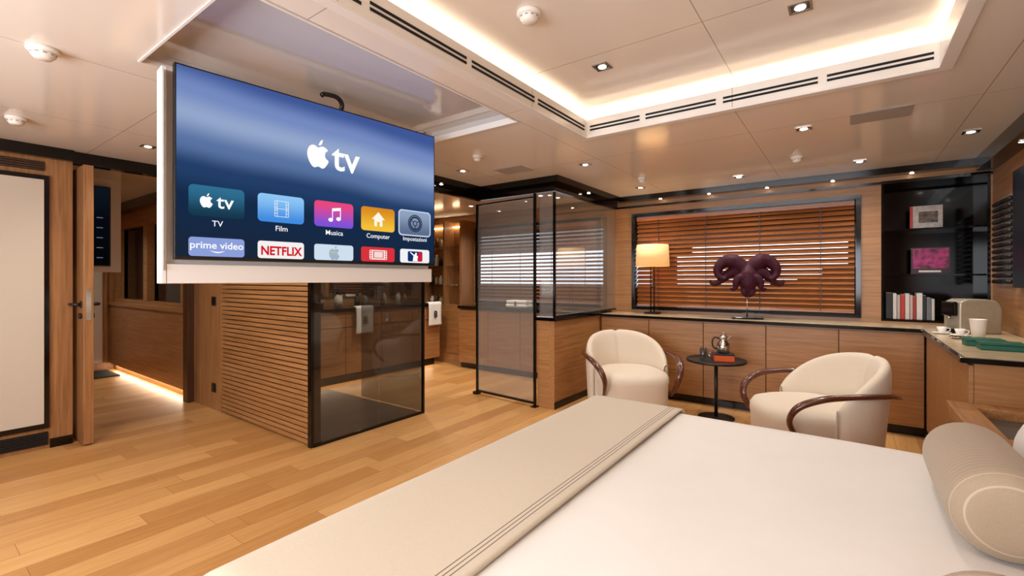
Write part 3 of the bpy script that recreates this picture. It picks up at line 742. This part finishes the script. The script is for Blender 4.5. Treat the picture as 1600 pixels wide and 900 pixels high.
# ------------------------------------------------------------------ ceiling fittings
dl = thing('downlight', 'square recessed ceiling downlight with dark trim', 'ceiling light', (-.24, 3.65, CH-.001), 0, 'ceiling downlights')
t = MB(); t.slab(2, -.045, .045, -.045, .045, -.004, 0, [(-.035, .035, -.035, .035)], 'chrome'); t.box(-.035, .035, -.035, .035, -.0025, 0, 'blackm'); t.make('trim', dl)
MB().lathe([(0, -.006), (.02, -.006), (.022, -.003), (0, -.003)], 'bulb', 20).make('bulb', dl)
def spotlight(name, e):
    L_ = bpy.data.lights.new(name, 'SPOT'); L_.energy = e; L_.spot_size = math.radians(140); L_.spot_blend = .9; L_.color = (1, .94, .87); L_.shadow_soft_size = .04
    return L_
SL = spotlight('spot', 33); SB2 = spotlight('spot_bath_fill', 70); SD = spotlight('spot_soft', 16)
so = bpy.data.objects.new('spot_lamp', SL); COL.objects.link(so); so.parent = dl; so.location = (0, 0, -.012)
spots = [(.08, 4.95, CH), (-1.87, 3.66, CH), (-.87, 4.99, CH), (-1.85, 4.94, CH), (-.17, 2.39, UH, SD), (-1.12, 2.40, UH, SD), (-1.12, .6, UH, SD), (-.17, .4, UH, SD),
         (-3.6, .2, CH), (-3.0, -.9, CH, SD), (-.5, -1.2, CH, SD), (-4.3, 1.2, CH), (-4.4, 2.7, CH, SB2), (-4.4, 3.8, CH, SB2), (-4.2, 4.8, CH, SB2), (-3.0, 4.7, CH, SB2), (-6.6, 1.3, CH), (-7.8, 1.3, CH), (-2.9, 3.2, CH), (.68, 4.4, CH)]  # bathroom and behind-camera downlights are added as fill light
for s_ in spots:
    n_ = copy_thing(dl, (s_[0], s_[1], s_[2]-.001))
    if len(s_) > 3:
        for c_ in n_.children:
            if c_.type == 'LIGHT': c_.data = s_[3]
cs = thing('cornice_spot', 'tiny round spot set in the black cornice', 'ceiling light', (-1.79, 5.43, 2.2495), 0, 'cornice spots')
MB().lathe([(0, -.003), (.024, -.003), (.026, 0), (.0, 0)], 'chrome', 16).make('trim', cs)
MB().lathe([(0, -.006), (.014, -.006), (.016, -.003), (0, -.003)], 'bulb', 16).make('bulb', cs)
for x, y in ((-1.25, 5.43), (-.68, 5.43), (-.12, 5.43), (.46, 5.43), (-2.31, 4.6), (-3.28, 3.3)): copy_thing(cs, (x, y, 2.2495))
for x, y in ((.92, 4.4), (.92, 3.6)): copy_thing(cs, (x, y, 2.1995))
def detector(x, y, z, rad, label):
    r = thing('smoke_detector', label, 'smoke detector', (x, y, z), 0, 'ceiling detectors')
    MB().lathe([(0, 0), (rad, 0), (rad, -.012), (rad*.92, -.018), (0, -.018)], 'whitep', 32).make('base', r)
    MB().lathe([(rad*.78, -.018), (rad*.78, -.03), (rad*.6, -.042), (rad*.55, -.046), (0, -.046)], 'whitep', 32).make('head', r)
    q = MB()
    for k in range(10):
        a = 2*math.pi*k/10; q.box(rad*.70, rad*.80, -rad*.12, rad*.12, -.031, -.024, 'grille', Matrix.Rotation(a, 4, 'Z'))
    q.make('vent', r)
detector(-1.16, 1.72, UH, .055, 'white round smoke detector on the raised ceiling')
detector(-2.45, 2.88, CH, .04, 'small white ceiling detector')
detector(-.34, 4.46, CH, .045, 'small white ceiling detector')
detector(-1.66, 4.48, CH, .04, 'small white ceiling detector')
detector(-2.85, .42, CH, .055, 'white round smoke detector on the low ceiling')
detector(-4.2, .50, CH, .05, 'white round smoke detector on the low ceiling')
for x, y in ((.16, 3.62), (-2.5, 3.45)):
    r = thing('ceiling_grille', 'flat grey rectangular ceiling speaker grille', 'grille', (x, y, CH-.001), 0, 'ceiling grilles')
    MB().box(-.15, .15, -.11, .11, -.004, 0, 'grille').make('panel', r)
def vent(x0, x1, y0, y1, nx, ny):
    r = thing('ceiling_vent', 'slotted air vent in the raised ceiling edge', 'vent', ((x0+x1)/2, (y0+y1)/2, CH), 0, 'cove air vents')
    hx_ = (x1-x0)/2; hy_ = (y1-y0)/2
    for za in (.034, .058):
        m = MB()
        if ny: m.box(-hx_, hx_, -.003, -.0003, za, za+.012, 'dark')
        else: m.box(.0003, .003, -hy_, hy_, za, za+.012, 'dark')
        m.make('slot', r)
for a, b in ((-1.47, -1.11), (-1.07, -.64), (-.60, -.13), (-.09, .33)): vent(a, b, 2.95, 2.95, 0, 1)
for a, b in ((-.5, .0), (.04, .52), (.56, 1.08), (1.12, 1.68), (1.72, 2.28), (2.32, 2.92)): vent(-1.5, -1.5, a, b, 1, 0)

# ------------------------------------------------------------------ left side
d = MB(); d.box(XL, XL+.02, -.15, .765, .16, 2.09, 'black'); d.box(XL+.02, XL+.028, -.12, .735, .20, 2.055, 'cream'); d.make('door_1', kind=ST)
gr = MB(); gr.box(XL, XL+.008, -.1, .74, 2.125, 2.195, 'dark')
for k in range(4): gr.box(XL+.008, XL+.014, -.1, .74, 2.128+k*.017, 2.138+k*.017, 'oakdark')
gr.make('wall_vent', label='narrow slatted wooden vent above closet door', cat='vent')
gr = MB(); gr.box(XL, XL+.008, -.1, .76, .03, .13, 'dark')
for k in range(6): gr.box(XL+.008, XL+.014, -.1, .76, .034+k*.016, .043+k*.016, 'blackm')
gr.make('wall_vent', label='black slatted vent at the foot of the closet', cat='vent')
do = MB().box(-5.62, -4.79, .93, .99, .012, 2.19, 'oakz').make('door_2', kind=ST, bevel=.003)
hz = 1.10
h1 = MB().box(-4.79, -4.787, .945, .975, hz-.12, hz+.12, 'chrome').make('lock_plate', do)
for sy in (-1, 1):
    MB().cyl((-4.86, .96+sy*.031, hz), (-4.86, .96+sy*.075, hz), .013, 'blackm').tube([(-4.86, .96+sy*.072, hz), (-4.89, .96+sy*.08, hz), (-4.97, .96+sy*.078, hz)], .012, 'blackm', 8).cyl((-4.86, .96+sy*.031, hz), (-4.86, .96+sy*.037, hz), .027, 'blackm').cyl((-4.86, .96+sy*.031, hz-.09), (-4.86, .96+sy*.045, hz-.09), .022, 'blackm').make('handle', do)
for z, nm in ((1.08, 'black wall light switch'), (.22, 'black wall socket')):
    r = thing('wall_switch', nm+' on oak panel', 'switch', (-5.10, 1.96, z))
    MB().box(-.045, .045, -.008, 0, -.045, .045, 'blackm').make('plate', r, bevel=.002)
    MB().box(-.028, .028, -.012, -.008, -.028, .028, 'black').make('rocker', r)
MB().box(-8.6, -8.57, 1.2, 1.92, .02, 2.05, 'oakz').box(-8.57, -8.56, 1.3, 1.86, .12, 1.95, 'cream').make('door_3', kind=ST)
MB().box(-8.5, -7.9, 1.1, 1.9, .001, .015, 'dark').make('door_mat', label='black door mat at corridor end', cat='mat')

# ------------------------------------------------------------------ bathroom
r = thing('vanity_unit', 'long oak vanity unit with black top and drawers', 'vanity', (-5.0, 2.3, 0))
MB().box(-.56, -.02, 0, 2.7, .12, .90, 'oaky').make('body', r)
MB().box(-.56, -.12, 0, 2.7, 0, .12, 'black').make('plinth', r)
for i in range(5):
    MB().box(-.02, 0, i*.54+.004, (i+1)*.54-.004, .13, .70, 'oaky').make('door', r)
    MB().box(-.02, 0, i*.54+.004, (i+1)*.54-.004, .71, .89, 'oaky').make('drawer', r)
MB().box(-.58, .02, -.01, 2.71, .90, .94, 'black').make('top', r, bevel=.003)
MB().box(-.118, -.10, .1, 2.65, .108, .118, 'ledv').make('light_strip', r)
MB().box(-5.598, -5.58, 2.4, 4.95, 1.05, 2.05, 'mirror').make('vanity_mirror', label='wide mirror above the vanity', cat='mirror')
INK = plain('embroidery_thread', '#2b2624', .8)
def towel(x, y, z, rot, label):
    r = thing('hand_towel', label, 'towel', (x, y, z), rot, 'white towels')
    def fn(u, v):
        s_ = u*.62; w_ = .26*(v-.5)
        if s_ < .04: return (w_, .04-s_, .008)
        return (w_*(1-.06*math.sin((s_-.04)*5)), -.012-.004*math.sin(v*9), .008-(s_-.04)*.58)
    MB().grid(fn, 20, 12, 'towel').make('cloth', r, solid=.010)
    MB().text('8', .14, INK, T(0, -.030, -.17), bold=.004).make('monogram', r)
towel(-4.965, 3.62, .944, math.pi/2, 'white hand towel with embroidered monogram on the vanity edge')
towel(-4.965, 4.85, .944, math.pi/2, 'white hand towel with embroidered monogram on the vanity edge')
r = thing('folded_towel', 'folded white towel with embroidered monogram on the window ledge', 'towel', (-3.62, 5.12, .911), 0)
MB().box(-.17, .17, -.08, .10, 0, .05, 'towel').box(-.165, .165, -.075, .10, .052, .10, 'towel').make('cloth', r, bevel=.02, seg=4)
MB().text('8', .08, INK, T(0, -.083, .052), bold=.003).make('monogram', r)
cb = ['#e8e0d4', '#2a2422', '#b88a4a', '#f1ece4', '#6b4a30', '#d8c8a8']
bi = 0
for y in [2.7, 2.84, 2.95, 3.1, 3.25, 3.38, 3.5, 3.66, 3.78, 3.9, 4.05, 4.2, 4.33, 4.45, 4.6]:
    h = random.uniform(.1, .2); rr_ = random.uniform(.025, .04)
    r = thing('toiletry_bottle', 'toiletry bottle on the bathroom vanity', 'bottle', (-5.25+random.uniform(-.12, .12), y, .942), 0, 'toiletries on the vanity')
    bm = plain('bottle_%d' % bi, cb[bi % 6], .3); bi += 1
    MB().lathe([(0, 0), (rr_, 0), (rr_, h*.65), (rr_*.45, h*.8), (rr_*.4, h*.85), (0, h*.85)], bm, 18).make('bottle', r)
    MB().lathe([(0, h*.85), (rr_*.5, h*.85), (rr_*.5, h), (0, h)], 'bronze', 14).make('cap', r)
for i in range(4):
    cabinet('bathroom_cabinet', .548, -4.63+.55*i, 5.02, 0, 'oak cabinet under the bathroom window', 'bathroom window cabinets')
MB().box(-4.64, XG-.065, 5.0, YW-.035, .87, .91, 'black').make('bathroom_worktop', label='black ledge under the bathroom window', cat='worktop')
r = thing('display_cabinet', 'tall lit oak cabinet with glass shelves', 'cabinet', (-5.18, 5.30, 0))
MB().box(-.38, .42, .12, .18, 0, 2.2, 'oakx').box(-.40, -.38, -.1, .18, 0, 2.2, 'oakz').box(.40, .44, -.1, .18, 0, 2.2, 'oakz').box(-.38, .40, -.1, .12, 0, .9, 'oakx').box(.05, .08, -.1, .12, .9, 2.2, 'oakz').make('body', r)
for z in (1.2, 1.5, 1.8): MB().box(-.38, .40, -.08, .118, z, z+.012, 'glassc').make('shelf', r)
MB().box(-.37, .39, .09, .115, 2.12, 2.13, 'ledv').make('light', r)
for z in (.903, 1.213, 1.513, 1.813):
    for k in range(4):
        bm = plain('jar_%d' % bi, cb[bi % 6], .3); bi += 1
        h = random.uniform(.1, .18)
        MB().lathe([(0, 0), (.034, 0), (.036, h*.7), (.02, h*.8), (.02, h), (0, h)], bm, 16).make('perfume_bottle', loc=(-5.50+k*.1, 5.33, z), label='small bottle on a lit glass shelf', cat='bottle', group='bottles on the lit shelves')

# ------------------------------------------------------------------ coffee corner
r = thing('coffee_machine', 'rounded champagne coloured capsule coffee machine', 'coffee machine', (.74, 4.80, .897), math.radians(30))
pr = [(-.13, 0), (.15, 0), (.155, .17), (.14, .22), (.11, .245), (.05, .255), (-.08, .255), (-.125, .235), (-.13, .19)]
m = MB(); n_ = len(pr)
m.add([(x, -.075, z) for x, z in pr]+[(x, .075, z) for x, z in pr], [tuple(range(n_)), tuple(range(n_, 2*n_))[::-1]]+[(i, n_+i, n_+(i+1) % n_, (i+1) % n_) for i in range(n_)], 'champ')
m.make('body', r, bevel=.012, seg=3)
MB().box(-.16, -.131, -.06, .06, .13, .235, 'black').make('brew_head', r, bevel=.008)
MB().box(-.19, -.131, -.055, .055, 0, .035, 'black').make('drip_tray', r, bevel=.006)
MB().cyl((-.147, 0, .13), (-.147, 0, .105), .012, 'chrome').make('spout', r)
MB().lathe([(0, 0), (.032, 0), (.044, .125), (.047, .13), (.043, .13), (.03, .006), (0, .006)], 'whitep', 28).make('paper_cup', loc=(.715, 4.40, .897), label='tall white paper cup on the coffee counter', cat='cup')
for x, y in ((.56, 4.62), (.64, 4.50)):
    r = thing('espresso_cup', 'small white espresso cup on saucer', 'cup', (x, y, .897), 0, 'espresso cups')
    MB().lathe([(0, .0), (.03, 0), (.055, .008), (.055, .011), (.03, .004), (0, .004)], 'whitep', 24).make('saucer', r)
    MB().lathe([(0, .005), (.018, .005), (.03, .05), (.028, .05), (.016, .01), (0, .01)], 'whitep', 24).make('bowl', r)
    MB().tube([(.028, 0, .042), (.045, 0, .04), (.042, 0, .022), (.024, 0, .018)], .003, 'whitep', 6).make('handle', r)
for x, y in ((.60, 4.30), (.68, 4.22), (.76, 4.28)):
    MB().lathe([(0, 0), (.03, 0), (.045, .012), (.043, .014), (.028, .004), (0, .004)], 'chrome', 24).make('silver_dish', loc=(x, y, .897), label='small polished silver dish', cat='dish', group='silver dishes')
for i, (x, y, w_) in enumerate(((.66, 3.93, .085), (.70, 3.76, .09))):
    r = thing('green_box', 'green leather box with lid on the counter', 'box', (x, y, .897), .0)
    MB().box(-w_, w_, -.06, .06, 0, .028, 'green').make('body', r, bevel=.003)
    MB().box(-w_-.002, w_+.002, -.062, .062, .029, .045, 'green').make('lid', r, bevel=.003)
r = thing('wall_rack', 'dark slatted panel with rounded ribs on the oak wall', 'wall panel', (XR, 5.06, 1.27))
MB().box(-.012, 0, -.24, .24, -.02, .66, 'grille').make('panel', r)
for k in range(14):
    MB().tube([(-.028, -.23, .01+k*.047), (-.028, .23, .01+k*.047)], .016, 'blackm', 12, sub=1).make('rib', r)
r = thing('wall_screen', 'black framed dark screen on the oak wall', 'wall screen', (XR, 4.72, 1.24))
MB().box(-.04, 0, -1.1, 0, 0, .82, 'blackm').make('frame', r, bevel=.004)
MB().box(-.043, -.04, -1.07, -.03, .03, .79, plain('screen_glass', '#0c0f16', .35, spec=.2)).make('screen', r)

# ------------------------------------------------------------------ added fill light + world
A = bpy.data.lights.new('daylight', 'AREA'); A.shape = 'RECTANGLE'; A.size = 3.8; A.size_y = 1.1; A.energy = 100; A.color = (.98, .98, 1)
o = bpy.data.objects.new('window_daylight', A); COL.objects.link(o); o.location = (-1.6, -1.58, 1.45); o.rotation_euler = (math.radians(100), 0, 0)  # invented source behind the camera, added to fill the room with light
W = bpy.data.worlds.new('sky'); S.world = W; W.use_nodes = True
bg = W.node_tree.nodes['Background']; bg.inputs[0].default_value = (.74, .85, 1, 1); bg.inputs[1].default_value = 2.2

# ------------------------------------------------------------------ camera
cd = bpy.data.cameras.new('camera'); cd.sensor_width = 36; cd.lens = 16.2; cd.shift_y = -.00875; cd.clip_start = .02
co = bpy.data.objects.new('camera', cd); COL.objects.link(co); co.location = (0, 0, 1.3); co.rotation_euler = (math.radians(90), 0, math.radians(36.1))
S.camera = co
